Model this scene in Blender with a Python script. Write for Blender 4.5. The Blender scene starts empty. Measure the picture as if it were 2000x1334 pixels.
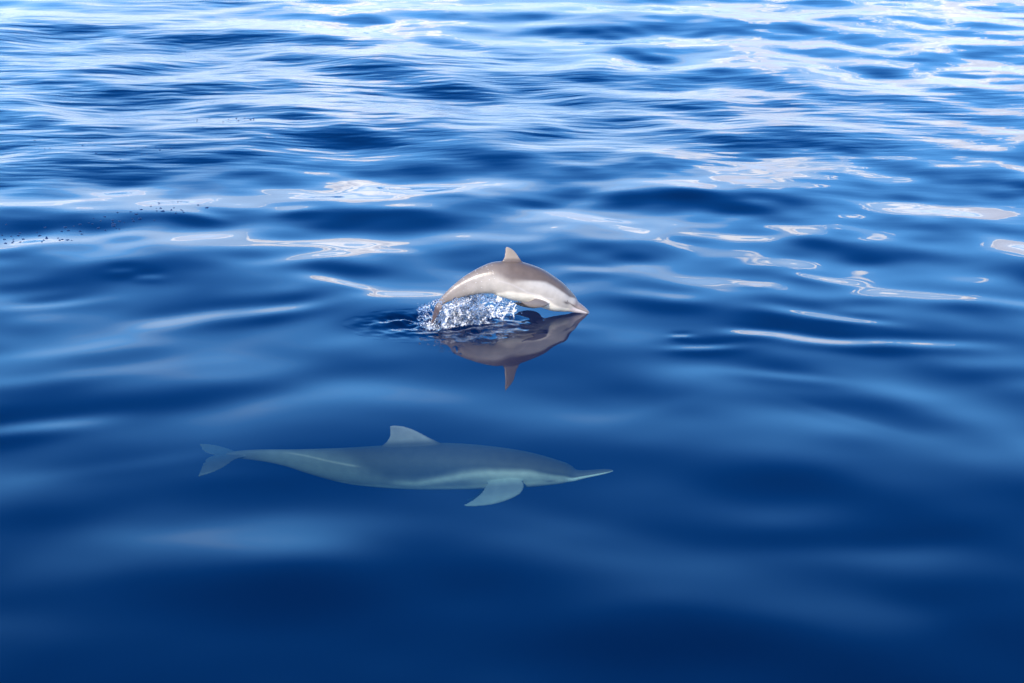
import bpy, bmesh, math, random
import numpy as np
from mathutils import Vector, Matrix, Euler

random.seed(7)
rng = np.random.default_rng(11)
S = bpy.context.scene
COL = S.collection

# ------------------------------------------------------------------ camera
CAM_H = 3.3                      # eye height on the boat deck
PITCH = math.radians(17.5)      # looking down
FPX = 70 / 36 * 2000.0
cam_d = bpy.data.cameras.new('camera')
cam_d.lens = 70
cam_d.sensor_width = 36
cam_d.clip_start = 0.1
cam_d.clip_end = 9000
cam_d.dof.use_dof = True
cam_d.dof.focus_distance = 11.6
cam_d.dof.aperture_fstop = 6.3
cam = bpy.data.objects.new('camera', cam_d)
COL.objects.link(cam)
cam.location = (0, 0, CAM_H)
cam.rotation_euler = (math.pi / 2 - PITCH, 0, 0)
S.camera = cam

# ------------------------------------------------------------------ sky
SUN_EL, SUN_AZ = math.radians(32), math.radians(199)     # azimuth clockwise from +Y (behind, left)
W = bpy.data.worlds.new('World')
S.world = W
W.use_nodes = True
nt = W.node_tree
nt.nodes.clear()


def node(tree, kind, **kw):
    n = tree.nodes.new(kind)
    for k, v in kw.items():
        if isinstance(k, str) and hasattr(n, k):
            setattr(n, k, v)
    return n


def math_node(tree, op, a, b=None, c=None, clamp=False):
    n = tree.nodes.new('ShaderNodeMath')
    n.operation = op
    n.use_clamp = clamp
    for i, v in enumerate((a, b, c)):
        if v is None:
            continue
        if isinstance(v, (int, float)):
            n.inputs[i].default_value = v
        else:
            tree.links.new(v, n.inputs[i])
    return n.outputs[0]


def smooth_map(tree, v, a, b, lo=0.0, hi=1.0):
    n = tree.nodes.new('ShaderNodeMapRange')
    n.interpolation_type = 'SMOOTHSTEP'
    tree.links.new(v, n.inputs[0])
    for i, x in zip((1, 2, 3, 4), (a, b, lo, hi)):
        n.inputs[i].default_value = x
    return n.outputs[0]


def mix_col(tree, f, a, b, blend='MIX'):
    n = tree.nodes.new('ShaderNodeMix')
    n.data_type = 'RGBA'
    n.blend_type = blend
    for s, v in ((n.inputs[0], f), (n.inputs[6], a), (n.inputs[7], b)):
        if isinstance(v, (int, float)):
            s.default_value = v
        elif isinstance(v, tuple):
            s.default_value = v
        else:
            tree.links.new(v, s)
    return n.outputs[2]


sky = node(nt, 'ShaderNodeTexSky')
sky.sky_type = 'NISHITA'
sky.sun_disc = False
sky.sun_elevation = SUN_EL
sky.sun_rotation = SUN_AZ
sky.air_density = 1.0
sky.dust_density = 0.3
sky.ozone_density = 3.0
SKY_K = 0.1
blue = mix_col(nt, 1.0, sky.outputs[0], (0.07, 0.70, 1.56, 1), 'MULTIPLY')
tc = node(nt, 'ShaderNodeTexCoord')
sep = node(nt, 'ShaderNodeSeparateXYZ')
nt.links.new(tc.outputs['Generated'], sep.inputs[0])
elev = math_node(nt, 'MULTIPLY', math_node(nt, 'ARCSINE', sep.outputs['Z']), 180 / math.pi)
# ragged bank of cumulus standing all round on the horizon
n1 = node(nt, 'ShaderNodeTexNoise')
n1.inputs['Scale'].default_value = 5.0
n1.inputs['Detail'].default_value = 7
n1.inputs['Roughness'].default_value = 0.5
mp = node(nt, 'ShaderNodeMapping')
mp.inputs['Scale'].default_value = (1, 1, 1.6)
mp.inputs['Location'].default_value = (3.1, 0.4, 0.0)
nt.links.new(tc.outputs['Generated'], mp.inputs[0])
nt.links.new(mp.outputs[0], n1.inputs['Vector'])
top = smooth_map(nt, n1.outputs['Fac'], 0.30, 0.72, 7.5, 13.8)
d_top = math_node(nt, 'SUBTRACT', top, elev)             # degrees below the bank's upper edge
bank = smooth_map(nt, d_top, -4.5, 4.0, 0.0, 0.88)
n2 = node(nt, 'ShaderNodeTexNoise')
n2.inputs['Scale'].default_value = 9.0
n2.inputs['Detail'].default_value = 5
n2.inputs['Roughness'].default_value = 0.45
mp2 = node(nt, 'ShaderNodeMapping')
mp2.inputs['Scale'].default_value = (1, 1, 2.2)
mp2.inputs['Location'].default_value = (0.37, 1.9, 0.0)
nt.links.new(tc.outputs['Generated'], mp2.inputs[0])
nt.links.new(mp2.outputs[0], n2.inputs['Vector'])
# cumulus heads: crisp upper edges, bright at the rim, greyer inside
head_top = smooth_map(nt, n2.outputs['Fac'], 0.40, 0.68, 3.4, 12.6)
d_head = math_node(nt, 'SUBTRACT', head_top, elev)
head = smooth_map(nt, d_head, -0.5, 0.9)
head = math_node(nt, 'MULTIPLY', head, smooth_map(nt, elev, 2.0, 7.0, 0.35, 1.0))
rim = smooth_map(nt, d_head, 0.4, 3.0, 1.0, 0.0)
pale = (5.9, 8.3, 12.0, 1)
cloud_col = mix_col(nt, rim, (8.2, 9.0, 11.2, 1), (14.3, 14.5, 15.4, 1))
haze_f = smooth_map(nt, elev, 7.0, 26.0, 0.8, 0.0)
air = mix_col(nt, haze_f, blue, (2.7, 8.2, 15.8, 1))
sky_col = mix_col(nt, head, mix_col(nt, bank, air, pale), cloud_col)
bg = node(nt, 'ShaderNodeBackground')
bg.inputs['Strength'].default_value = SKY_K
nt.links.new(sky_col, bg.inputs['Color'])
wo = node(nt, 'ShaderNodeOutputWorld')
nt.links.new(bg.outputs[0], wo.inputs['Surface'])

# ------------------------------------------------------------------ sun
sun_d = bpy.data.lights.new('sun', 'SUN')
sun_d.energy = 3.1
sun_d.angle = math.radians(0.53)
sun_d.color = (1.0, 0.90, 0.76)
sun = bpy.data.objects.new('sun', sun_d)
COL.objects.link(sun)
to_sun = Vector((math.sin(SUN_AZ) * math.cos(SUN_EL), math.cos(SUN_AZ) * math.cos(SUN_EL), math.sin(SUN_EL)))
sun.rotation_euler = to_sun.to_track_quat('Z', 'Y').to_euler()
sun.location = to_sun * 30

S.view_settings.view_transform = 'Standard'
S.view_settings.look = 'None'
S.view_settings.exposure = 0.75
S.view_settings.gamma = 1.0
S.view_settings.use_curve_mapping = False
S.render.engine = 'CYCLES'
S.cycles.use_denoising = True
S.cycles.max_bounces = 10
S.cycles.transparent_max_bounces = 12
S.cycles.volume_bounces = 2
S.cycles.sample_clamp_indirect = 6

# ------------------------------------------------------------------ view geometry: photo pixel -> place
cp, sp_ = math.cos(PITCH), math.sin(PITCH)


def ray(px, py):
    x = (px - 1000.0) / FPX
    y = -(py - 667.0) / FPX
    return Vector((x, cp + y * sp_, -sp_ + y * cp))


def on_water(px, py, z=0.0):
    r = ray(px, py)
    t = (z - CAM_H) / r.z
    return Vector((r.x * t, r.y * t, z))


def on_plane(px, py, p0, n):
    r = ray(px, py)
    o = Vector((0, 0, CAM_H))
    t = (p0 - o).dot(n) / r.dot(n)
    return o + r * t


# ------------------------------------------------------------------ materials
def new_mat(name):
    m = bpy.data.materials.new(name)
    m.use_nodes = True
    m.node_tree.nodes.clear()
    out = m.node_tree.nodes.new('ShaderNodeOutputMaterial')
    return m, m.node_tree, out


def mat_water():
    m, t, out = new_mat('sea_water')
    tcw = node(t, 'ShaderNodeTexCoord')
    at = node(t, 'ShaderNodeAttribute', attribute_name='ripple')

    def ripples(scale, rot, stretch, detail):
        mpw = node(t, 'ShaderNodeMapping')
        mpw.inputs['Rotation'].default_value = (0, 0, math.radians(rot))
        mpw.inputs['Scale'].default_value = (scale * stretch, scale, scale)
        t.links.new(tcw.outputs['Object'], mpw.inputs[0])
        nw = node(t, 'ShaderNodeTexNoise')
        nw.noise_dimensions = '3D'
        nw.inputs['Scale'].default_value = 1.0
        nw.inputs['Detail'].default_value = detail
        nw.inputs['Roughness'].default_value = 0.45
        t.links.new(mpw.outputs[0], nw.inputs['Vector'])
        return nw.outputs['Fac']

    h = math_node(t, 'ADD', ripples(4.0, 28, 0.30, 2), math_node(t, 'MULTIPLY', ripples(5.0, -24, 0.35, 2), 0.7))
    hh = math_node(t, 'MULTIPLY', h, at.outputs['Fac'])
    bump = node(t, 'ShaderNodeBump')
    bump.inputs['Strength'].default_value = 1.0
    bump.inputs['Distance'].default_value = 0.020
    t.links.new(hh, bump.inputs['Height'])
    geo = node(t, 'ShaderNodeNewGeometry')
    dt = node(t, 'ShaderNodeVectorMath')
    dt.operation = 'DOT_PRODUCT'
    t.links.new(bump.outputs[0], dt.inputs[0])
    t.links.new(geo.outputs['Incoming'], dt.inputs[1])
    c1 = math_node(t, 'SUBTRACT', 1.0, math_node(t, 'ABSOLUTE', dt.outputs['Value']), clamp=True)
    # Fresnel reflectance of water, the same from either side since the sight line is not bent
    fresnel = math_node(t, 'ADD', math_node(t, 'MULTIPLY', math_node(t, 'POWER', c1, 5.0), 0.98), 0.02)
    gl = node(t, 'ShaderNodeBsdfGlossy')
    t.links.new(math_node(t, 'MULTIPLY', at.outputs['Fac'], 0.12), gl.inputs['Roughness'])   # ripples too small to see singly
    gl.inputs['Color'].default_value = (1, 1, 1, 1)
    t.links.new(bump.outputs[0], gl.inputs['Normal'])
    tr = node(t, 'ShaderNodeBsdfTransparent')
    mx = node(t, 'ShaderNodeMixShader')
    t.links.new(fresnel, mx.inputs[0])
    t.links.new(tr.outputs[0], mx.inputs[1])
    t.links.new(gl.outputs[0], mx.inputs[2])
    t.links.new(mx.outputs[0], out.inputs['Surface'])
    vs = node(t, 'ShaderNodeVolumeScatter')
    vs.inputs['Color'].default_value = (0.01, 0.25, 1.0, 1)
    vs.inputs['Density'].default_value = 0.020
    vs.inputs['Anisotropy'].default_value = 0.0
    va = node(t, 'ShaderNodeVolumeAbsorption')
    va.inputs['Color'].default_value = (0.06, 0.71, 0.75, 1)
    va.inputs['Density'].default_value = 0.45
    ad = node(t, 'ShaderNodeAddShader')
    t.links.new(vs.outputs[0], ad.inputs[0])
    t.links.new(va.outputs[0], ad.inputs[1])
    t.links.new(ad.outputs[0], out.inputs['Volume'])
    return m


def mat_skin(name, rough, spec):
    m, t, out = new_mat(name)
    at = node(t, 'ShaderNodeAttribute', attribute_name='hide')
    tcw = node(t, 'ShaderNodeTexCoord')
    nz = node(t, 'ShaderNodeTexNoise')
    nz.inputs['Scale'].default_value = 22
    nz.inputs['Detail'].default_value = 5
    t.links.new(tcw.outputs['Object'], nz.inputs['Vector'])
    k = smooth_map(t, nz.outputs['Fac'], 0.25, 0.75, 0.90, 1.08)
    comb = node(t, 'ShaderNodeCombineColor')
    for i in range(3):
        t.links.new(k, comb.inputs[i])
    c = mix_col(t, 1.0, at.outputs['Color'], comb.outputs[0], 'MULTIPLY')
    b = node(t, 'ShaderNodeBsdfPrincipled')
    t.links.new(c, b.inputs['Base Color'])
    b.inputs['Roughness'].default_value = rough
    b.inputs['Specular IOR Level'].default_value = spec
    nb = node(t, 'ShaderNodeTexNoise')
    nb.inputs['Scale'].default_value = 60
    nb.inputs['Detail'].default_value = 3
    t.links.new(tcw.outputs['Object'], nb.inputs['Vector'])
    bp = node(t, 'ShaderNodeBump')
    bp.inputs['Strength'].default_value = 0.3
    bp.inputs['Distance'].default_value = 0.004
    t.links.new(nb.outputs['Fac'], bp.inputs['Height'])
    t.links.new(bp.outputs[0], b.inputs['Normal'])
    t.links.new(b.outputs[0], out.inputs['Surface'])
    return m


def mat_plain(name, col, rough, trans=0.0, spec=0.5):
    m, t, out = new_mat(name)
    b = node(t, 'ShaderNodeBsdfPrincipled')
    b.inputs['Base Color'].default_value = (*col, 1)
    b.inputs['Roughness'].default_value = rough
    b.inputs['IOR'].default_value = 1.333
    b.inputs['Transmission Weight'].default_value = trans
    b.inputs['Specular IOR Level'].default_value = spec
    t.links.new(b.outputs[0], out.inputs['Surface'])
    return m


M_WATER = mat_water()
M_HIDE_WET = mat_skin('wet_dolphin_skin', 0.32, 0.4)
M_HIDE_SUB = mat_skin('submerged_dolphin_skin', 0.55, 0.1)
M_EYE = mat_plain('dark_eye', (0.012, 0.010, 0.010), 0.15)
M_DROP = mat_plain('water_drop', (0.95, 0.97, 1.0), 0.03, 1.0)
M_FOAM = mat_plain('white_foam', (0.97, 0.97, 0.97), 0.3, 0.05)
M_BUBBLE = mat_plain('dark_bubble', (0.006, 0.035, 0.12), 0.35, 0.0, 0.3)


def link(name, me, mats, parent=None, smooth=True):
    o = bpy.data.objects.new(name, me)
    COL.objects.link(o)
    for m in (mats if isinstance(mats, (list, tuple)) else [mats]):
        if m.name not in [x.name for x in me.materials if x]:
            me.materials.append(m)
    if smooth:
        me.polygons.foreach_set('use_smooth', [True] * len(me.polygons))
    if parent is not None:
        o.parent = parent
        o.matrix_parent_inverse = parent.matrix_world.inverted()
    return o


# ------------------------------------------------------------------ sea: a real height field, fine where it is near
FX0, FX1 = math.radians(-17.5), math.radians(17.5)


def wave_set(n, l0, l1, slope, spread, mean_deg, seed):
    r = np.random.default_rng(seed)
    lam = np.exp(r.uniform(math.log(l0), math.log(l1), n))
    ang = np.radians(r.normal(mean_deg, spread, n))
    ph = r.uniform(0, 2 * math.pi, n)
    k = 2 * math.pi / lam
    amp = slope * math.sqrt(2.0 / n) / k
    return lam, np.sin(ang) * k, np.cos(ang) * k, ph, amp


SETS = [
    # count, shortest, longest, rms slope, spread, mean heading from +Y, seed, role
    (wave_set(30, 1.7, 4.5, 0.028, 60, 4, 103), 'swell'),
    (wave_set(60, 0.65, 1.7, 0.044, 66, -4, 203), 'wave'),
    (wave_set(50, 0.28, 0.65, 0.020, 66, 10, 3), 'chop'),
]

# single wavelets seen in the photograph: crest or trough of its own (pixel place, half sizes, tilt, strength; + leans away, - leans to the boat)
WAVELETS = """
800 905 420 80 0 -.55;1080 62 220 9 0 -1.2;560 86 150 13 .03 -.8;1490 62 70 13 .05 -1.2;1330 44 110 13 0 -.8;440 96 70 9 -.05 -.6;640 118 120 9 .05 -.6
280 205 110 22 .1 -1.2;30 240 80 18 .05 -1.3;150 190 100 12 -.05 -.8;400 216 60 14 .05 -.7;200 256 60 13 0 -.8;100 330 90 22 -.05 -1.2
230 335 50 16 0 -.6;440 300 110 24 -.15 -.9;640 270 100 24 .1 -.9;780 240 120 18 .25 -.6;700 140 60 12 .05 -1;1040 110 60 10 0 -.7
930 180 90 14 .15 -.8;1060 178 80 18 .2 -.8;1130 205 60 10 .2 -.6;1280 100 50 14 0 -.8;1180 150 60 14 0 -.8;1340 165 40 16 0 -1
1525 165 70 16 .2 -1.3;1700 135 60 14 .15 -1;1540 210 50 12 0 -.8;1700 230 70 16 0 -.8;1880 205 100 20 .1 -.8;1570 350 80 16 .1 -1.2
1330 385 90 18 .05 -1;1420 397 100 14 .1 -.8;1760 310 70 16 0 -.8;1960 370 60 20 0 -.9;1070 305 60 10 -.05 -.8;1150 342 120 14 .05 -.7
880 440 120 20 0 -1;700 422 100 20 0 -.7;600 456 60 14 0 -.7;400 428 110 18 -.05 -.9;1250 445 150 16 0 -.4;1750 500 90 16 .1 -.7
1660 590 80 10 0 -.7;150 540 120 20 -.05 -1;60 640 100 20 -.05 -.8;340 570 90 14 -.1 -.5;700 530 60 10 0 -.6
700 640 160 18 -.1 -.5;450 765 220 26 -.15 -.9;250 690 160 16 -.15 -.4;1550 778 150 25 .1 -.8;1800 822 130 30 .3 -1;1940 730 80 20 0 -1
1180 690 110 18 0 -.6;450 1160 220 60 0 -1;1550 930 90 30 0 -.7;1650 1045 160 25 0 -.8;1250 1250 250 50 0 -1;1900 1150 120 30 0 -.5
1390 1105 120 30 .1 .8;1150 1030 130 22 .2 .6;630 1015 140 24 0 .6;280 1045 150 28 0 .5;30 1225 80 35 0 .8;1550 990 120 20 0 .5
150 940 230 36 -.15 .75;60 832 160 11 -.1 .95;260 905 120 12 -.12 .6;470 925 80 14 0 .5;1540 731 70 9 .1 .85;1300 790 60 15 -.2 .5
1650 810 80 8 .3 .5;150 735 130 12 -.12 .55;100 690 130 12 -.1 .5
1285 582 80 9 .1 1.15;1155 528 45 6 .08 1.15;1475 560 28 4 .05 1.1;1560 612 80 8 .08 1.4;1665 626 60 5 .1 1.2;1480 650 50 6 .02 1.5
1600 662 80 7 .08 1.4;1760 668 110 7 .04 1.3;1370 677 55 5 -.02 1.3;1330 656 18 3 0 1.2;1600 544 50 5 .1 1;1740 570 130 11 .12 1
1930 590 90 8 .08 .9;1350 370 70 7 .1 1.2;1190 425 40 4 .15 1.1;1320 305 60 6 .1 1.2;1340 335 20 4 .1 1.2;1260 323 15 3 0 1.2
1450 317 30 5 .15 1.1;1140 322 35 4 .05 1.1;1190 288 12 3 0 1.2;1420 290 60 6 .15 1.2;1560 300 150 8 .05 1;1680 310 80 9 -.02 1
1410 262 45 5 .2 1.2;1250 255 110 10 -.05 1.2;1320 240 80 8 .05 1.2;1000 292 170 11 -.1 1.1;1060 230 50 10 .4 1.1;1380 192 90 6 .1 1.1
880 374 60 6 -.1 1.1;790 410 70 5 .02 1.1;640 386 50 8 0 1;590 411 40 5 0 1;640 545 70 11 .15 1.15;690 558 40 5 .2 .9
805 578 70 6 -.02 1.0;770 490 45 5 0 1.1;590 506 110 8 -.1 1.1;290 541 30 4 0 .9;240 532 30 4 -.05 .9;90 592 80 6 -.1 .95
340 622 70 12 -.1 1.2;460 608 90 10 -.08 1.2;560 603 70 8 -.12 1.1;310 402 90 10 -.1 1;380 420 60 6 .1 1;100 470 160 10 -.12 1
60 300 110 8 -.05 1;740 205 90 6 -.02 1.1;500 330 100 8 0 .7;900 110 120 10 0 1;1700 90 150 12 0 .8;1450 20 150 14 0 .9
1900 120 120 10 0 .8;1250 15 160 14 0 1;330 150 150 12 0 .8;100 110 150 12 0 .8
"""
MIRROR = [(1000, 716, 225, 70, 0, -0.85), (905, 680, 45, 9, 0.1, -0.35), (1075, 664, 40, 9, 0.1, 0.4), (1000, 672, 30, 8, 0, -0.3), (1120, 640, 40, 8, 0, 0.3)]
WAVELETS = [tuple(float(v) for v in q.split()) for q in WAVELETS.replace("\n", ";").split(";") if q.strip()]


def vnoise(x, y, scale, seed):
    """smooth random field, 0..1"""
    r = np.random.default_rng(seed)
    v = np.zeros_like(x)
    for _ in range(14):
        a = r.uniform(0, 2 * math.pi)
        k = 2 * math.pi / (scale * r.uniform(0.6, 1.6))
        v += np.cos(x * math.cos(a) * k + y * math.sin(a) * k + r.uniform(0, 6.28))
    return np.clip(0.5 + v / 8.0, 0, 1)


def sstep(v, a, b):
    t = np.clip((v - a) / (b - a), 0, 1)
    return t * t * (3 - 2 * t)


SPL2 = on_water(815, 632)
SPL = on_water(895, 640)          # foot of the splash


def height(x, y):
    r = np.hypot(x, y)
    h = np.zeros_like(x)
    res = np.maximum(r * r / (1991 * CAM_H), r * 0.0008)       # what the grid can carry
    calm = sstep(r, 8.5, 14.0)
    for (lam, kx, ky, ph, amp), role in SETS:
        if role == 'swell':
            g = 0.55 + 0.55 * calm
        elif role == 'wave':
            g = 0.58 + 0.48 * calm
        else:
            g = 0.15 + 0.85 * sstep(r, 8.5, 14.0) * (0.45 + 0.9 * vnoise(x, y, 6.0, 21))
        for i in range(len(lam)):
            f = sstep(lam[i] / res, 1.2, 3.0)
            if f.max() <= 0:
                continue
            h += g * f * amp[i] * np.cos(kx[i] * x + ky[i] * y + ph[i])
    h *= 1 - 0.6 * sstep(r, 80, 400)
    # flat-water pixel of every point, to set the wavelets down
    rng_y = np.maximum(y, 0.5)
    zc = rng_y * cp + CAM_H * sp_
    yc = rng_y * sp_ - CAM_H * cp
    px = 1000 + FPX * x / zc
    py = 667 - FPX * yc / zc
    ahead = y > 3
    mirror = np.exp(-((px - 1010) / 230) ** 4 - ((py - 670) / 90) ** 4) * ahead
    h *= 1 - 0.55 * np.exp(-((px - 850) / 560) ** 4 - ((py - 930) / 130) ** 4) * ahead
    for cx, cy, hw, hh, tilt, k in WAVELETS + MIRROR:
        if cy == MIRROR[0][1]:
            h *= 1 - 0.90 * mirror
        if k >= 0.9:
            hw, hh = hw * (0.7 if cx < 850 and cy > 450 else 0.8), hh * 1.35
        c = on_water(cx, cy)
        c2 = on_water(cx, cy - 1)
        lv = (c2.length - c.length) * hh
        th = math.degrees(math.atan2(CAM_H, c.length))
        if k >= 0.9:
            sl = math.radians(max(1.5, (th - 7.0) / 2)) * k * 0.76
        else:
            sl = math.radians(2.4) * k * (0.4 if cy > 780 and k > 0 else 1.0)
        sel = np.nonzero(ahead & (np.abs(px - cx) < 4.2 * hw) & (np.abs(py - cy) < 4.2 * hh + 4.2 * hw * abs(tilt)))[0]
        if len(sel) == 0:
            continue
        u = (px[sel] - cx) / hw
        v = -(py[sel] - cy - tilt * (px[sel] - cx)) / hh
        # + : the surface falls away from the boat
        h[sel] -= sl * lv * v * np.exp(-0.5 * v * v - 0.5 * u ** 4 / (0.4 + u * u))
    # broken water thrown about by the splash
    u, v = (x - SPL.x) / 0.36, (y - SPL.y) / 0.20
    e = np.exp(-(u * u + v * v) * 1.4)
    u, v = (x - SPL2.x) / 0.26, (y - SPL2.y) / 0.13
    e = np.maximum(e, 0.8 * np.exp(-(u * u + v * v) * 1.4))
    near = e > 0.02
    if near.any():
        lam, kx, ky, ph, amp = wave_set(40, 0.05, 0.20, 0.40, 70, 0, 9)
        hn = np.zeros(near.sum())
        xn, yn = x[near], y[near]
        for i in range(len(lam)):
            hn += amp[i] * np.cos(kx[i] * xn + ky[i] * yn + ph[i])
        h[near] = h[near] * (1 - e[near]) + e[near] * (hn + 0.008)
    return h


def build_sea():
    # columns (bearings from +Y), dense ahead
    dense = np.linspace(FX0, FX1, 820)
    rest = np.linspace(FX1, 2 * math.pi + FX0, 120)[1:-1]
    az = np.concatenate([dense, rest])
    # rows: even in picture height where seen, finer about the splash
    inv = [1 / 5.6]
    step = (1 / 5.6 - 1 / 42.0) / 900
    ds = SPL.length
    while inv[-1] > 1 / 42.0:
        d = 1 / inv[-1]
        inv.append(inv[-1] - (step * 0.42 if abs(d - ds) < 0.55 else step))
    rr = 1 / np.array(inv)
    rr = np.concatenate([np.linspace(0.6, 5.5, 30), rr, np.geomspace(44, 6000, 70)])
    A, R = np.meshgrid(az, rr)
    X, Y = np.sin(A) * R, np.cos(A) * R
    Z = height(X.ravel(), Y.ravel()).reshape(X.shape)
    Z[-1] = 0
    nr, nc = X.shape
    co = np.stack([X, Y, Z], -1).reshape(-1, 3)
    idx = np.arange(nr * nc).reshape(nr, nc)
    nx = np.roll(idx, -1, axis=1)
    q = np.stack([idx[:-1], idx[1:], nx[1:], nx[:-1]], -1).reshape(-1, 4)
    q = q[:, ::-1]
    # lid over the middle, deep side wall and bottom so that the water is one closed body
    c0 = len(co)
    depth = -60.0
    ring = np.stack([X[-1], Y[-1], np.full(nc, depth)], -1)
    co = np.concatenate([co, [[0, 0, Z[0].mean()]], ring, [[0, 0, depth]]])
    rb = c0 + 1 + np.arange(nc)
    cb = c0 + 1 + nc
    faces = [q]
    wall = np.stack([idx[-1], rb, np.roll(rb, -1), nx[-1]], -1)[:, ::-1]
    faces.append(wall)
    tri = [np.stack([np.full(nc, c0), nx[0], idx[0]], -1), np.stack([np.full(nc, cb), rb, np.roll(rb, -1)], -1)]
    quads = np.concatenate(faces)
    tris = np.concatenate(tri)
    me = bpy.data.meshes.new('sea')
    nl = len(quads) * 4 + len(tris) * 3
    me.vertices.add(len(co))
    me.vertices.foreach_set('co', co.astype(np.float32).ravel())
    me.loops.add(nl)
    me.loops.foreach_set('vertex_index', np.concatenate([quads.ravel(), tris.ravel()]).astype(np.int32))
    me.polygons.add(len(quads) + len(tris))
    st = np.concatenate([np.arange(len(quads)) * 4, len(quads) * 4 + np.arange(len(tris)) * 3])
    me.polygons.foreach_set('loop_start', st.astype(np.int32))
    me.update(calc_edges=True)
    # where the breeze ruffles the surface
    x, y = co[:, 0], co[:, 1]
    r = np.hypot(x, y)
    rip = sstep(r, 11.5, 16.0) * (0.15 + 0.85 * sstep(vnoise(x, y, 9.0, 5) - 0.02 * x, 0.35, 0.75))
    a = me.attributes.new('ripple', 'FLOAT', 'POINT')
    a.data.foreach_set('value', rip.astype(np.float32))
    o = link('sea', me, M_WATER)
    o['kind'] = 'structure'
    o['label'] = 'deep blue rippled sea reflecting pale clouds'
    return o


build_sea()


# ------------------------------------------------------------------ dolphins
def catmull(pts, n):
    P = np.array(pts, float)
    P = np.vstack([2 * P[0] - P[1], P, 2 * P[-1] - P[-2]])
    out = []
    m = len(P) - 3
    for i in range(n):
        u = i / (n - 1) * m
        k = min(int(u), m - 1)
        t = u - k
        a, b, c, d = P[k:k + 4]
        out.append(0.5 * ((2 * b) + (c - a) * t + (2 * a - 5 * b + 4 * c - d) * t * t + (3 * b - a - 3 * c + d) * t ** 3))
    return np.array(out)


class Flat:
    """A vertical plane in the place; maps crop pixels of the photograph onto it."""

    def __init__(self, p0, nrm, ox, oy, sc):
        self.p0, self.n = p0, nrm.normalized()
        self.ox, self.oy, self.sc = ox, oy, sc

    def at(self, cx, cy, off=0.0):
        return np.array(on_plane(self.ox + cx / self.sc, self.oy + cy / self.sc, self.p0 + self.n * off, self.n))


def loft(bm, rings, cap=True):
    vs = [[bm.verts.new(p) for p in r] for r in rings]
    n = len(vs[0])
    for a, b in zip(vs[:-1], vs[1:]):
        for i in range(n):
            j = (i + 1) % n
            bm.faces.new((a[i], a[j], b[j], b[i]))
    if cap:
        bm.faces.new(list(reversed(vs[0])))
        bm.faces.new(vs[-1])


def fin(bm, edges, thick_dir, rel=0.09, tmin=0.006, n=20, m=14):
    """edges: list of (leading, trailing) 3-D points from root to tip; a lens-shaped blade."""
    E = catmull([np.concatenate([a, b]) for a, b in edges], m)
    T = np.array(thick_dir, float)
    rings = []
    for k, e in enumerate(E):
        le, te = e[:3], e[3:]
        td = T[k * len(T) // m] if T.ndim == 2 else T
        ch = np.linalg.norm(te - le)
        ring = []
        for i in range(n):
            a = 2 * math.pi * i / n
            s = 0.5 - 0.5 * math.cos(a)
            th = max(rel * ch, tmin) * (math.sin(a)) * (1.25 - 0.55 * s)
            ring.append(le + (te - le) * s + td * th)
        rings.append(ring)
    loft(bm, rings)


def body(bm, C, rt, rb, wid, B, n=40):
    """C centre line, rt / rb half depth above and below, wid half width, B sideways."""
    T = np.gradient(C, axis=0)
    T /= np.linalg.norm(T, axis=1)[:, None]
    N = np.cross(T, B)
    N /= np.linalg.norm(N, axis=1)[:, None]
    N *= np.sign(N[:, 2].sum())
    rings = []
    for i in range(len(C)):
        ring = []
        for k in range(n):
            a = 2 * math.pi * k / n
            s, c = math.sin(a), math.cos(a)
            v = rt[i] * s if s > 0 else rb[i] * s
            ring.append(C[i] + N[i] * v + B * (wid[i] * math.copysign(abs(c) ** 0.92, c)))
        rings.append(ring)
    loft(bm, rings)
    return T, N


def fuse(bm, name, voxel):
    """One continuous skin from the overlapping body and fins."""
    bmesh.ops.recalc_face_normals(bm, faces=bm.faces)
    me = bpy.data.meshes.new(name + '_raw')
    bm.to_mesh(me)
    bm.free()
    o = bpy.data.objects.new(name + '_raw', me)
    COL.objects.link(o)
    md = o.modifiers.new('r', 'REMESH')
    md.mode = 'VOXEL'
    md.voxel_size = voxel
    ms = o.modifiers.new('s', 'SMOOTH')
    ms.factor = 0.5
    ms.iterations = 5
    dg = bpy.context.evaluated_depsgraph_get()
    out = bpy.data.meshes.new_from_object(o.evaluated_get(dg))
    out.name = name
    bpy.data.objects.remove(o)
    bpy.data.meshes.remove(me)
    return out


def coords_on_body(me, C, N, rt, rb, B, wid):
    """For every skin vertex: s along the body (0 beak tip .. 1 fluke root), q height (-1 belly .. 1 back), b sideways in body half widths."""
    co = np.empty(len(me.vertices) * 3, np.float32)
    me.vertices.foreach_get('co', co)
    co = co.reshape(-1, 3).astype(float)
    flat = co - (co @ B)[:, None] * B
    Cf = C - (C @ B)[:, None] * B
    s = np.empty(len(co))
    q = np.empty(len(co))
    for a in range(0, len(co), 20000):
        d = np.linalg.norm(flat[a:a + 20000, None, :] - Cf[None], axis=2)
        i = d.argmin(1)
        s[a:a + 20000] = i / (len(C) - 1)
        v = ((flat[a:a + 20000] - Cf[i]) * N[i]).sum(1)
        q[a:a + 20000] = np.where(v > 0, v / rt[i], v / rb[i])
    b = (co @ B) - float(C.mean(0) @ B)
    return co, s, q, b


def off_body(s, sv, q, b, wid, a0, a1):
    """How far a skin point stands out sideways from the trunk (its flippers), 0..1."""
    return sstep(np.abs(b) - np.interp(sv, s, wid) * np.sqrt(np.clip(1 - q * q, 0, 1)), a0, a1)


def table(s, pts):
    p = np.array(pts)
    return np.interp(s, p[:, 0], p[:, 1])


def paint(me, col):
    a = me.color_attributes.new('hide', 'FLOAT_COLOR', 'POINT')
    rgba = np.ones((len(col), 4), np.float32)
    rgba[:, :3] = col
    a.data.foreach_set('color', rgba.ravel())


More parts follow.
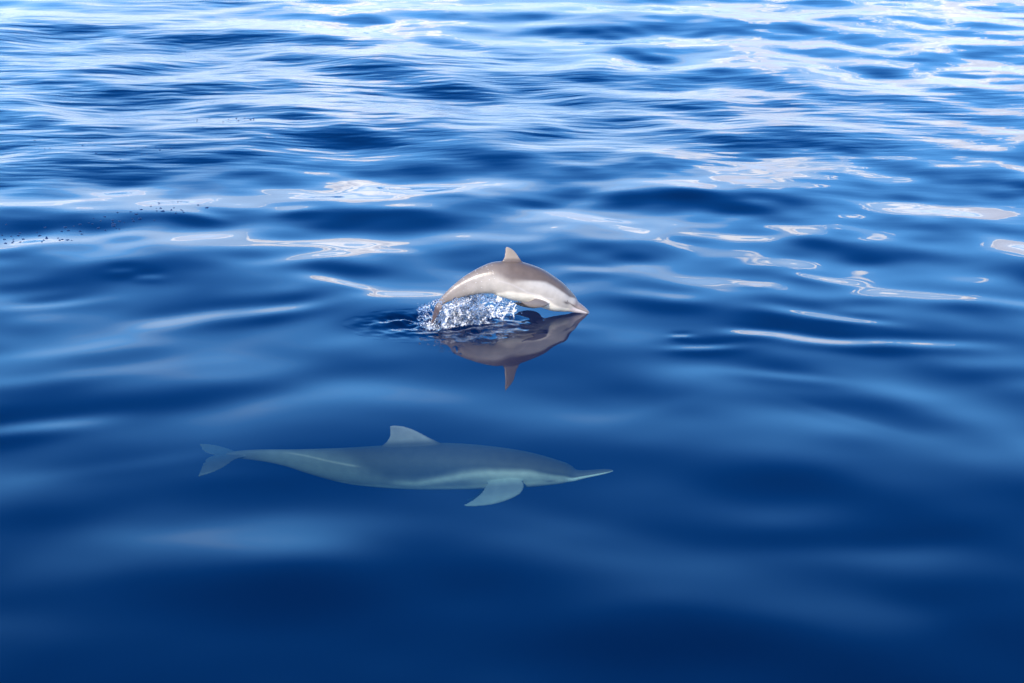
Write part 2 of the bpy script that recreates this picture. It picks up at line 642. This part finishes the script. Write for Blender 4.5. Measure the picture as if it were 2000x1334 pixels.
def mixc(a, b, f):
    return a + (np.asarray(b) - a) * f[:, None]


def ball(name, loc, r, mat, parent, squash=(1, 1, 1)):
    bm = bmesh.new()
    bmesh.ops.create_icosphere(bm, subdivisions=3, radius=r)
    for v in bm.verts:
        v.co = Vector((v.co.x * squash[0], v.co.y * squash[1], v.co.z * squash[2])) + Vector(loc)
    me = bpy.data.meshes.new(name)
    bm.to_mesh(me)
    bm.free()
    return link(name, me, mat, parent)


def seg_fn(C):
    d = np.concatenate([[0], np.cumsum(np.linalg.norm(np.diff(C, axis=0), axis=1))])
    return d / d[-1]


# ---- the leaping calf
NOSE = on_water(1150, 611)
TAIL = on_water(845, 633)
pl_dir = (NOSE - TAIL).normalized()
LN = Vector((0, 0, 1)).cross(pl_dir) * -1            # towards the camera
if LN.y > 0:
    LN = -LN
LEAP = Flat(NOSE, LN, 760, 460, 4.545)
up_px = lambda f, cx, cy, r: r * float(np.linalg.norm(f.at(cx, cy) - f.at(cx, cy + 1)))


def outline_body(flat, rows, n=150):
    """rows: (upper x,y, lower x,y) crop pixels from beak tip to fluke root."""
    U = catmull([flat.at(a, b) for a, b, _, _ in rows], n)
    L = catmull([flat.at(c, d) for _, _, c, d in rows], n)
    C = (U + L) / 2
    # even spacing
    s = seg_fn(C)
    g = np.linspace(0, 1, n)
    rs = lambda V: np.stack([np.interp(g, s, V[:, k]) for k in range(3)], 1)
    U, L = rs(U), rs(L)
    C = (U + L) / 2
    r = np.linalg.norm(U - L, axis=1) / 2
    return C, r


SPARKLE_BEADS = []


def make_leaper():
    B = np.array(LN)
    rows = [
        (1780, 683, 1772, 697), (1755, 652, 1735, 696), (1725, 622, 1672, 681), (1690, 594, 1600, 664),
        (1665, 545, 1530, 654), (1634, 505, 1470, 646), (1590, 457, 1390, 634), (1500, 386, 1290, 606),
        (1400, 320, 1190, 580), (1300, 277, 1110, 566), (1190, 243, 1030, 552), (1080, 236, 960, 535),
        (990, 242, 890, 514), (900, 268, 830, 512), (800, 306, 770, 521), (700, 357, 700, 535),
        (600, 424, 625, 556), (525, 490, 550, 582), (475, 540, 500, 600), (440, 580, 474, 622), (425, 620, 455, 645)]
    C, r = outline_body(LEAP, rows)
    s = np.linspace(0, 1, len(C))
    wid = r * table(s, [(0, 1.5), (0.08, 1.25), (0.16, 0.98), (0.3, 0.92), (0.6, 0.85), (0.85, 0.6), (1, 0.55)])
    bm = bmesh.new()
    T, N = body(bm, C, r, r, wid, B)
    at = LEAP.at
    # dorsal fin
    fin(bm, [(at(1205, 285), at(965, 285)), (at(1185, 240), at(985, 246)), (at(1150, 187), at(1012, 212)), (at(1118, 142), at(1026, 170)),
             (at(1085, 115), at(1031, 128)), (at(1058, 103), at(1034, 110)), (at(1046, 100), at(1038, 103))], B, 0.075)
    # near flipper, swept back under the chest
    fin(bm, [(at(1440, 575, 0.05), at(1300, 545, 0.06)), (at(1400, 625, 0.10), at(1285, 562, 0.115)), (at(1330, 642, 0.125), at(1245, 580, 0.135)),
             (at(1250, 638, 0.14), at(1205, 590, 0.145)), (at(1195, 608, 0.15), at(1180, 585, 0.15)), (at(1172, 592, 0.15), at(1168, 586, 0.15))],
        N[40] * 0.75 + B * 0.66, 0.10)
    # far flipper
    fin(bm, [(at(1400, 575, -0.05), at(1290, 545, -0.05)), (at(1330, 640, -0.09), at(1230, 585, -0.10)), (at(1240, 640, -0.13), at(1170, 590, -0.13)),
             (at(1160, 622, -0.15), at(1125, 590, -0.15)), (at(1112, 600, -0.155), at(1106, 590, -0.155))], N[40] * 0.75 - B * 0.66, 0.10)
    # flukes, slicing down into the water
    for sg in (1, -1):
        fin(bm, [(at(492, 575), at(420, 600)), (at(480, 620, 0.03 * sg), at(400, 640, 0.03 * sg)), (at(458, 668, 0.075 * sg), at(386, 690, 0.075 * sg)),
                 (at(424, 725, 0.115 * sg), at(377, 738, 0.115 * sg)), (at(384, 780, 0.14 * sg), at(370, 786, 0.14 * sg))],
            np.array(LN) * 0.8 + np.cross(T[-1], B) * 0.6, 0.07)
    me = fuse(bm, 'dolphin', 0.0036)
    co, sv, q, b = coords_on_body(me, C, N, r, r, B, wid)
    nzv = np.array([0.5 * math.sin(37 * p[0] + 11 * p[2]) + 0.5 * math.sin(23 * p[2] - 17 * p[0] + 2) for p in co]) * 0.04
    flank = np.array([0.51, 0.455, 0.385])
    cape = np.array([0.155, 0.115, 0.090])
    belly = np.array([0.95, 0.84, 0.68])
    tailc = np.array([0.21, 0.165, 0.14])
    col = np.repeat(flank[None], len(co), 0)
    qb = table(sv, [(0, 0.05), (0.14, -0.35), (0.25, -0.38), (0.35, -0.24), (0.45, -0.28), (0.56, -0.48), (0.66, -0.95), (1, -1.6)])
    col = mixc(col, belly, sstep(qb - q + nzv, -0.08, 0.12))
    # pale thin line between flank field and side
    ql = table(sv, [(0, 9), (0.26, 9), (0.27, -0.12), (0.35, -0.30), (0.45, -0.26), (0.56, -0.02), (0.62, 0.05), (0.63, 9), (1, 9)])
    col = mixc(col, [0.62, 0.57, 0.53], 0.7 * np.exp(-((q - ql) / 0.035) ** 2))
    col = mixc(col, [0.37, 0.31, 0.25], sstep(sv, 0.40, 0.62) * sstep(q - ql.clip(-9, 0.2), -0.3, 0.2) * 0.6)
    qc = table(sv, [(0, 1.4), (0.12, 0.9), (0.18, 0.55), (0.27, 0.56), (0.36, 0.52), (0.43, 0.38), (0.5, 0.2), (0.55, 0.14), (0.62, 0.32), (0.70, 0.55), (0.8, 0.9), (0.9, 1.3), (1, 1.5)])
    wd = table(sv, [(0, 0.08), (0.45, 0.10), (0.55, 0.22), (1, 0.4)])
    col = mixc(col, cape, sstep((q - qc + nzv) / wd, -1, 1) * table(sv, [(0, 1), (0.55, 1), (0.7, 0.6), (1, 0.5)]))
    col = mixc(col, tailc, sstep(sv, 0.60, 0.95) * 0.75)
    # beak: dark above the mouth line, pink-white lower jaw
    bk = 1 - sstep(sv, 0.115, 0.15)
    col = mixc(col, [0.36, 0.27, 0.22], bk * sstep(q, 0.05, 0.22))
    col = mixc(col, [0.9, 0.76, 0.68], bk * sstep(-q, -0.02, 0.10))
    col = mixc(col, [0.10, 0.07, 0.06], (1 - sstep(sv, 0.14, 0.17)) * np.exp(-((q - 0.10) / 0.06) ** 2) * 0.8)
    # eye stripe
    col = mixc(col, [0.10, 0.085, 0.08], np.exp(-((sv - 0.185) / 0.02) ** 2 - ((q - 0.03) / 0.10) ** 2) * 0.95)
    col = mixc(col, [0.13, 0.10, 0.09], (1 - sstep(np.abs(sv - 0.15), 0.02, 0.045)) * np.exp(-((q - 0.12) / 0.06) ** 2) * 0.7)
    # fins
    df = sstep(q, 1.06, 1.25)
    col = mixc(col, [0.36, 0.29, 0.225], df)
    flw = off_body(s, sv, q, b, wid, 0.002, 0.016) * ((sv > 0.15) & (sv < 0.55) & (q < 0))
    col = mixc(col, [0.25, 0.20, 0.165], flw)
    dg = np.array([x @ (C[-1] - C[-8]) for x in (co - C[-3])])
    fk = sstep(dg / np.linalg.norm(C[-1] - C[-8]), 0.0, 0.03)
    col = mixc(col, [0.125, 0.085, 0.07], fk)
    paint(me, col.clip(0.01, 0.92))
    wet = np.nonzero((b > 0) & (sv > 0.64) & (sv < 0.95) & (q > -0.3) & (q < 1.0))[0]
    SPARKLE_BEADS.extend([(co[i], 0.0008 + 0.0013 * rng.random() ** 2, None) for i in rng.choice(wet, 70)])  # tiny white beads set on the skin as its sun sparkles
    o = link('dolphin', me, M_HIDE_WET)
    o['label'] = 'young grey dolphin leaping in an arch above the water, beak just touching the surface'
    o['category'] = 'dolphin'
    for sg in (1, -1):
        e = LEAP.at(1577, 579, sg * float(np.interp(0.185, s, wid)) * 0.90)
        ball('eye', e, 0.0066, M_EYE, o)
    return o


leaper = make_leaper()

# ---- the adult swimming under the surface
ADULT_Y = 9.75
ADULT = Flat(Vector((0, ADULT_Y, 0)), Vector((-0.24, -0.97, 0)), 370, 800, 2.3256)


def make_adult():
    B = np.array(ADULT.n)
    rows = [
        (1925, 273, 1925, 281), (1890, 271, 1886, 291), (1840, 275, 1832, 302), (1792, 279, 1778, 312), (1764, 277, 1740, 320), (1744, 264, 1718, 325),
        (1715, 247, 1690, 330), (1660, 229, 1640, 337), (1600, 212, 1580, 343), (1530, 196, 1515, 348), (1440, 181, 1430, 351),
        (1350, 170, 1345, 354), (1250, 161, 1248, 357), (1150, 157, 1150, 358), (1040, 160, 1040, 358), (930, 165, 940, 354),
        (830, 170, 840, 347), (730, 175, 740, 336), (630, 178, 640, 315), (530, 180, 540, 287), (440, 181, 445, 258),
        (350, 181, 352, 238), (270, 183, 270, 227), (215, 188, 215, 222), (170, 196, 170, 216)]
    C, r = outline_body(ADULT, rows, 170)
    s = np.linspace(0, 1, len(C))
    wid = r * table(s, [(0, 1.4), (0.07, 1.25), (0.13, 1.0), (0.3, 0.92), (0.6, 0.85), (0.85, 0.6), (1, 0.6)])
    bm = bmesh.new()
    T, N = body(bm, C, r, r, wid, B)
    at = ADULT.at
    fin(bm, [(at(1200, 200), at(840, 200)), (at(1150, 157), at(868, 166)), (at(1090, 128), at(893, 148)), (at(1035, 98), at(906, 124)),
             (at(990, 80), at(911, 102)), (at(950, 72), at(909, 88)), (at(925, 72), at(907, 80)), (at(913, 75), at(907, 77))], B, 0.06)
    fin(bm, [(at(1500, 312, 0.08), at(1370, 312, 0.08)), (at(1522, 342, 0.115), at(1345, 346, 0.115)), (at(1498, 386, 0.18), at(1325, 378, 0.18)),
             (at(1410, 424, 0.22), at(1296, 402, 0.22)), (at(1320, 439, 0.25), at(1268, 420, 0.25)), (at(1262, 440, 0.265), at(1244, 434, 0.265))],
        (T[50] * 0.1 + N[50] * 0.6 + B * 0.75), 0.075)
    fin(bm, [(at(1500, 310, -0.08), at(1350, 310, -0.08)), (at(1500, 350, -0.16), at(1330, 350, -0.16)), (at(1430, 385, -0.24), at(1310, 380, -0.24)),
             (at(1330, 410, -0.30), at(1280, 400, -0.30)), (at(1272, 412, -0.32), at(1258, 408, -0.32))],
        (N[50] * 0.6 - B * 0.75), 0.075)
    drop = 0.06
    L1 = lambda cx, cy, off: at(cx, cy, off)
    fin(bm, [(at(285, 206), at(112, 207)), (at(215, 222, 0.05), at(88, 216, 0.05)), (at(184, 243, 0.11), at(66, 234, 0.11)),
             (at(140, 270, 0.17), at(54, 258, 0.17)), (at(90, 290, 0.21), at(45, 284, 0.21)), (at(44, 302, 0.235), at(38, 301, 0.235))],
        np.array((0, 0.25, 0.97)), 0.03)
    fin(bm, [(at(285, 206), at(112, 205)), (at(225, 194, -0.05), at(88, 200, -0.05)), (at(185, 180, -0.11), at(68, 192, -0.11)),
             (at(140, 166, -0.17), at(56, 180, -0.17)), (at(90, 157, -0.21), at(49, 168, -0.21)), (at(50, 156, -0.23), at(44, 158, -0.23))],
        np.array((0, 0.25, 0.97)), 0.03)
    me = fuse(bm, 'dolphin', 0.0046)
    co, sv, q, b = coords_on_body(me, C, N, r, r, B, wid)
    nzv = np.array([0.5 * math.sin(19 * p[0] + 7 * p[2]) + 0.5 * math.sin(13 * p[2] - 9 * p[0] + 2) for p in co]) * 0.05
    flank = np.array([0.225, 0.22, 0.18])
    side = np.array([0.105, 0.103, 0.092])
    cape = np.array([0.040, 0.038, 0.032])
    belly = np.array([0.34, 0.315, 0.25])
    col = np.repeat(flank[None], len(co), 0)
    col = mixc(col, side, sstep(sv, 0.40, 0.68))
    col = mixc(col, [0.10, 0.092, 0.082], sstep(sv, 0.62, 0.85) * sstep(q, -0.7, 0.4))
    qs = table(sv, [(0, -9), (0.28, -9), (0.3, -0.55), (0.42, -0.45), (0.52, -0.35), (0.6, -0.5), (0.7, -0.9), (0.75, -9), (1, -9)])
    col = mixc(col, side, sstep(q, -0.85, -0.45) * sstep(sv, 0.26, 0.40))
    qb = table(sv, [(0, -0.2), (0.12, -0.30), (0.25, -0.5), (0.4, -0.68), (0.55, -0.72), (0.68, -0.8), (0.8, -1.3), (1, -1.6)])
    col = mixc(col, belly, sstep(qb - q + nzv, -0.12, 0.15))
    ql = table(sv, [(0, 0.3), (0.2, 0.1), (0.3, -0.05), (0.42, -0.2), (0.55, -0.45), (1, -0.9)])
    qc = table(sv, [(0, 0.0), (0.1, 0.1), (0.14, 0.12), (0.2, 0.32), (0.3, 0.26), (0.36, 0.12), (0.42, -0.08), (0.49, -0.3), (0.55, -0.28), (0.60, 0.0), (0.66, 0.5), (0.74, 1.0), (0.85, 1.6), (1, 1.8)])
    lt = np.exp(-((q - (qc - 0.2)) / 0.17) ** 2) * (1 - sstep(sv, 0.5, 0.58)) * sstep(sv, 0.15, 0.22)
    col = mixc(col, [0.33, 0.305, 0.25], lt * 0.75)
    wd = table(sv, [(0, 0.14), (0.45, 0.2), (0.56, 0.35), (0.7, 0.7), (1, 0.8)])
    col = mixc(col, cape, sstep((q - qc + nzv) / wd, -1, 1))
    scr = np.exp(-((q - table(sv, [(0, 0.6), (0.62, 0.25), (0.72, 0.45), (0.82, 0.75), (1, 0.8)])) / 0.05) ** 2) * sstep(sv, 0.62, 0.66) * (1 - sstep(sv, 0.80, 0.86))
    col = mixc(col, [0.28, 0.23, 0.19], scr * 0.6)
    bk = 1 - sstep(sv, 0.10, 0.12)
    col = mixc(col, [0.05, 0.05, 0.05], bk * sstep(q, -0.05, 0.15))
    col = mixc(col, [0.50, 0.49, 0.42], bk * sstep(-q, 0.0, 0.18))
    col = mixc(col, [0.10, 0.095, 0.09], np.exp(-((sv - 0.152) / 0.014) ** 2 - ((q + 0.42) / 0.13) ** 2) * 0.85)
    df = sstep(q, 1.04, 1.35) * ((sv > 0.3) & (sv < 0.75))
    col = mixc(col, [0.17, 0.155, 0.14], df)
    flw = off_body(s, sv, q, b, wid, 0.004, 0.05) * ((sv > 0.15) & (sv < 0.55) & (q < 0))
    col = mixc(col, [0.165, 0.155, 0.135], flw)
    fk = 1 - sstep(co[:, 0], float(at(205, 206)[0]), float(at(430, 206)[0]))
    col = mixc(col, [0.05, 0.046, 0.046], fk * 0.9)
    paint(me, col.clip(0.01, 0.9))
    o = link('dolphin', me, M_HIDE_SUB)
    o['label'] = 'larger slender dolphin swimming fully submerged below the surface, long thin beak to the right'
    o['category'] = 'dolphin'
    i = int(0.152 * len(C))
    for sg in (1, -1):
        e = ADULT.at(1655, 311, sg * wid[i] * 0.86)
        ball('eye', e, 0.006, M_EYE, o)
    return o


adult = make_adult()
for o in (leaper, adult):
    o['group'] = 'dolphins travelling to the right'

# ------------------------------------------------------------------ splash
ICO = {}
for lv in (1, 2):
    bm = bmesh.new()
    bmesh.ops.create_icosphere(bm, subdivisions=lv, radius=1)
    bm.verts.ensure_lookup_table()
    ICO[lv] = (np.array([v.co[:] for v in bm.verts]), np.array([[v.index for v in f.verts] for f in bm.faces]))
    bm.free()


def blobs(name, spots, mat, parent):
    """spots: (x,y,z, radius, stretch direction) little drops in one mesh."""
    V, F, n = [], [], 0
    for p, r, d in spots:
        v, f = ICO[2 if r > 0.0045 else 1]
        st = v * r
        if d is not None:
            L = np.linalg.norm(d)
            u = d / L
            st = st + np.outer(st @ u, u) * (L - 1)
        st = st * (1 + rng.uniform(-0.22, 0.22, (len(st), 1)))
        V.append(st + p)
        F.append(f + n)
        n += len(v)
    me = bpy.data.meshes.new(name)
    me.from_pydata(np.concatenate(V).tolist(), [], np.concatenate(F).tolist())
    o = link(name, me, mat, parent)
    o['kind'] = 'stuff'
    return o


def inside(x, y, poly):
    c = False
    for (x1, y1), (x2, y2) in zip(poly, poly[1:] + poly[:1]):
        if (y1 > y) != (y2 > y) and x < (x2 - x1) * (y - y1) / (y2 - y1) + x1:
            c = not c
    return c


def dens(x, y):
    g = math.exp(-((x - 590) / 230) ** 2) + 0.8 * math.exp(-((x - 830) / 110) ** 2 - ((y - 680) / 70) ** 2) + 0.16
    hole = 0.75 * math.exp(-((x - 830) / 90) ** 2 - ((y - 585) / 40) ** 2) + 0.6 * math.exp(-((x - 960) / 60) ** 2 - ((y - 640) / 60) ** 2)
    hole += 0.55 * math.exp(-((x - 660) / 40) ** 2 - ((y - 735) / 35) ** 2) + 0.5 * math.exp(-((x - 330) / 40) ** 2 - ((y - 720) / 40) ** 2)
    return max(0.04, min(1.0, g) * (1 - min(0.95, hole)))


def scatter(poly, n, spread, rmean, rsig, back=0.0, flat=LEAP):
    xs, ys = [p[0] for p in poly], [p[1] for p in poly]
    out = []
    # clumps, so that it is not an even sprinkle
    cl = []
    while len(cl) < max(6, n // 26):
        x, y = rng.uniform(min(xs), max(xs)), rng.uniform(min(ys), max(ys))
        if inside(x, y, poly):
            cl.append((x, y, rng.normal(back, spread)))
    while len(out) < n:
        if rng.random() < 0.7:
            c = cl[rng.integers(len(cl))]
            x, y, o = c[0] + rng.normal(0, 16), c[1] + rng.normal(0, 13), c[2] + rng.normal(0, 0.02)
        else:
            x, y, o = rng.uniform(min(xs), max(xs)), rng.uniform(min(ys), max(ys)), rng.normal(back, spread)
        if not inside(x, y, poly) or rng.random() > dens(x, y):
            continue
        p = flat.at(x, y, o)
        r = min(0.014, rmean * math.exp(rng.normal(0, rsig)))
        d = None
        if rng.random() < 0.5:
            d = np.array([rng.normal(0.5, 0.6), rng.normal(0, 0.3), rng.normal(0.6, 0.6)])
            d = d / (np.linalg.norm(d) + 1e-6) * rng.uniform(1.2, 2.6)
        out.append((p, r, d))
    return out


splash = bpy.data.objects.new('splash', None)
COL.objects.link(splash)
splash.location = SPL
bpy.context.view_layer.update()
splash['label'] = 'white splash of spray and drops under the leaping dolphin, round its tail'
splash['category'] = 'splash'
TRAIL = [(290, 640), (360, 590), (440, 560), (480, 610), (560, 590), (700, 550), (790, 580), (860, 650), (900, 720), (860, 775), (560, 795), (430, 840), (270, 810), (300, 720)]
SHEET = [(560, 575), (700, 535), (820, 515), (900, 520), (1010, 555), (1100, 585), (1150, 640), (1110, 690), (1130, 735), (1040, 725), (985, 760), (940, 700), (860, 760), (780, 640)]
CORE = [(450, 640), (520, 610), (690, 580), (760, 620), (780, 700), (700, 770), (520, 780), (440, 760)]
FOOT = [(265, 760), (420, 790), (600, 770), (860, 760), (1000, 745), (980, 775), (700, 800), (420, 840), (280, 830)]
foam = scatter(TRAIL, 1400, 0.05, 0.0016, 0.55, -0.05) + scatter(CORE, 1500, 0.05, 0.0018, 0.55, -0.05) + scatter(FOOT, 420, 0.08, 0.0018, 0.5, -0.02)
blobs('foam', foam, M_FOAM, splash)
drops = scatter(SHEET, 800, 0.06, 0.0022, 0.7) + scatter(TRAIL, 1100, 0.05, 0.0024, 0.7, -0.04) + scatter([(560, 480), (150, 620), (150, 860), (1250, 800), (1240, 620)], 60, 0.12, 0.0028, 0.3)
drops += scatter([(255, 600), (330, 590), (380, 560), (340, 700), (330, 840), (240, 850)], 160, 0.06, 0.0022, 0.5)
blobs('spray', drops, M_DROP, splash)
foam2 = scatter(SHEET, 420, 0.06, 0.0022, 0.6) + scatter(TRAIL, 1000, 0.06, 0.0012, 0.4, -0.03) + scatter(SHEET, 450, 0.06, 0.0012, 0.4)
blobs('droplets', foam2 + SPARKLE_BEADS, M_FOAM, splash)


def strand(pts, r0, r1, mat):
    P = catmull([LEAP.at(x, y, o) for x, y, o in pts], 26)
    T = np.gradient(P, axis=0)
    bm = bmesh.new()
    rings = []
    for i, (p, t) in enumerate(zip(P, T)):
        t = t / np.linalg.norm(t)
        a = np.cross(t, np.array([0, 1, 0.2]))
        a /= np.linalg.norm(a)
        b = np.cross(t, a)
        r = (r0 + (r1 - r0) * i / 25) * (1 + 0.45 * math.sin(i * 1.3 + r0 * 9000) * rng.uniform(0.5, 1))
        rings.append([p + r * (a * math.cos(k * math.pi / 4) + b * math.sin(k * math.pi / 4)) for k in range(8)])
    loft(bm, rings)
    me = bpy.data.meshes.new('water_strand')
    bm.to_mesh(me)
    bm.free()
    return link('water_strand', me, mat, splash)


for pts in ([(1015, 560, .02), (965, 610, .03), (925, 660, .03), (905, 735, .03)], [(1000, 575, .02), (955, 625, .02), (915, 690, .02), (895, 740, .02)],
            [(1075, 590, .0), (1045, 650, .01), (1030, 700, .01), (995, 745, .01)], [(965, 655, .05), (958, 690, .05), (968, 730, .05)],
            [(1130, 610, 0), (1105, 650, 0), (1100, 690, .01), (1112, 735, 0)], [(1010, 690, .04), (985, 700, .04), (958, 705, .04)]):
    strand(pts, 0.0026, 0.0036, M_FOAM if rng.random() < 0.5 else M_DROP)

# ------------------------------------------------------------------ bubbles drifting at the left
LINE = [(55, 278, 1), (175, 328, 1), (160, 348, 1.3), (98, 358, 1), (118, 383, 1), (38, 388, 1.4), (205, 382, 1.4), (118, 408, 1), (50, 434, 1.5), (110, 429, 1.2),
        (180, 423, 1.1), (373, 433, 1), (387, 404, 1), (325, 322, 1), (398, 287, 1.3), (415, 382, 1.4), (412, 366, 1), (515, 385, .9), (530, 412, 1.2), (553, 404, 1.1), (600, 409, 1.7),
        (637, 415, .8), (578, 288, 1.7), (547, 317, 1.4), (605, 313, 1.6), (655, 282, .8), (710, 270, 1.5), (710, 319, 1.4), (725, 343, 1.1), (790, 262, .8), (820, 268, 1),
        (832, 230, .9), (873, 295, 1.5), (895, 248, 1), (935, 311, 1), (930, 217, 1.4), (1000, 260, 1.2), (1008, 272, 2), (1008, 283, 2), (1000, 243, 1.4), (1030, 302, .9),
        (1058, 303, 1.1), (1062, 249, 1.6), (1045, 181, 1.1), (1103, 257, .9), (1160, 178, 1), (1185, 245, 1.4), (1175, 229, 1.2), (1210, 196, 1.9), (1240, 228, 1.8), (1255, 155, 1.5),
        (1338, 118, .9), (1371, 240, .9), (1395, 171, 1), (1388, 141, .7), (1427, 142, 1.2), (1447, 174, 2), (1410, 66, .8), (1413, 88, .9), (1522, 163, 1.2), (1545, 138, .9), (1562, 194, .9),
        (1608, 160, .9), (1622, 172, 1), (1630, 187, .9), (1578, 48, 1), (1758, 103, 1.2), (1836, 129, 1.9), (350, 347, 1.6), (15, 352, 1)]
UPPER = [(530, 818), (537, 860), (620, 860), (672, 888), (727, 835), (758, 832), (795, 833), (815, 828), (870, 827), (893, 843), (955, 838), (790, 862), (820, 862), (280, 828), (250, 830),
         (700, 862), (460, 815), (600, 905), (1100, 668), (1132, 727), (1170, 664), (1245, 690), (1275, 670), (1320, 666), (1332, 680), (1385, 668), (1398, 676), (1415, 672), (195, 785), (1323, 692), (1365, 668)]
bm = bmesh.new()
bmesh.ops.create_icosphere(bm, subdivisions=2, radius=1)
bm.normal_update()
ME_B = bpy.data.meshes.new('bubble')
bm.to_mesh(ME_B)
bm.free()


def bubble(px, py, k, label, group):
    p = on_water(px, py)
    p.z = float(height(np.array([p.x]), np.array([p.y]))[0])
    r0 = ray(px, py)
    o = link('bubble', ME_B, M_BUBBLE)
    o.location = p
    o.scale = (0.0075 * k, 0.0075 * k * random.uniform(0.8, 1.4), 0.0036 * min(k, 1.3))
    o.rotation_euler = (0, 0, random.uniform(-0.3, 0.3))
    o['label'] = label
    o['category'] = 'bubble'
    o['group'] = group


for x, y, k in LINE:
    bubble(x / 4.545, 380 + y / 4.545, k, 'tiny dark bubble in the dense line of bubbles at the left edge', 'bubbles in the dense line at the left')
for x, y in UPPER:
    bubble(x / 2.857, y / 2.857, random.uniform(0.7, 1.2), 'tiny dark bubble in the sparse trail beyond the dense bubble line', 'bubbles in the sparse trail further off')
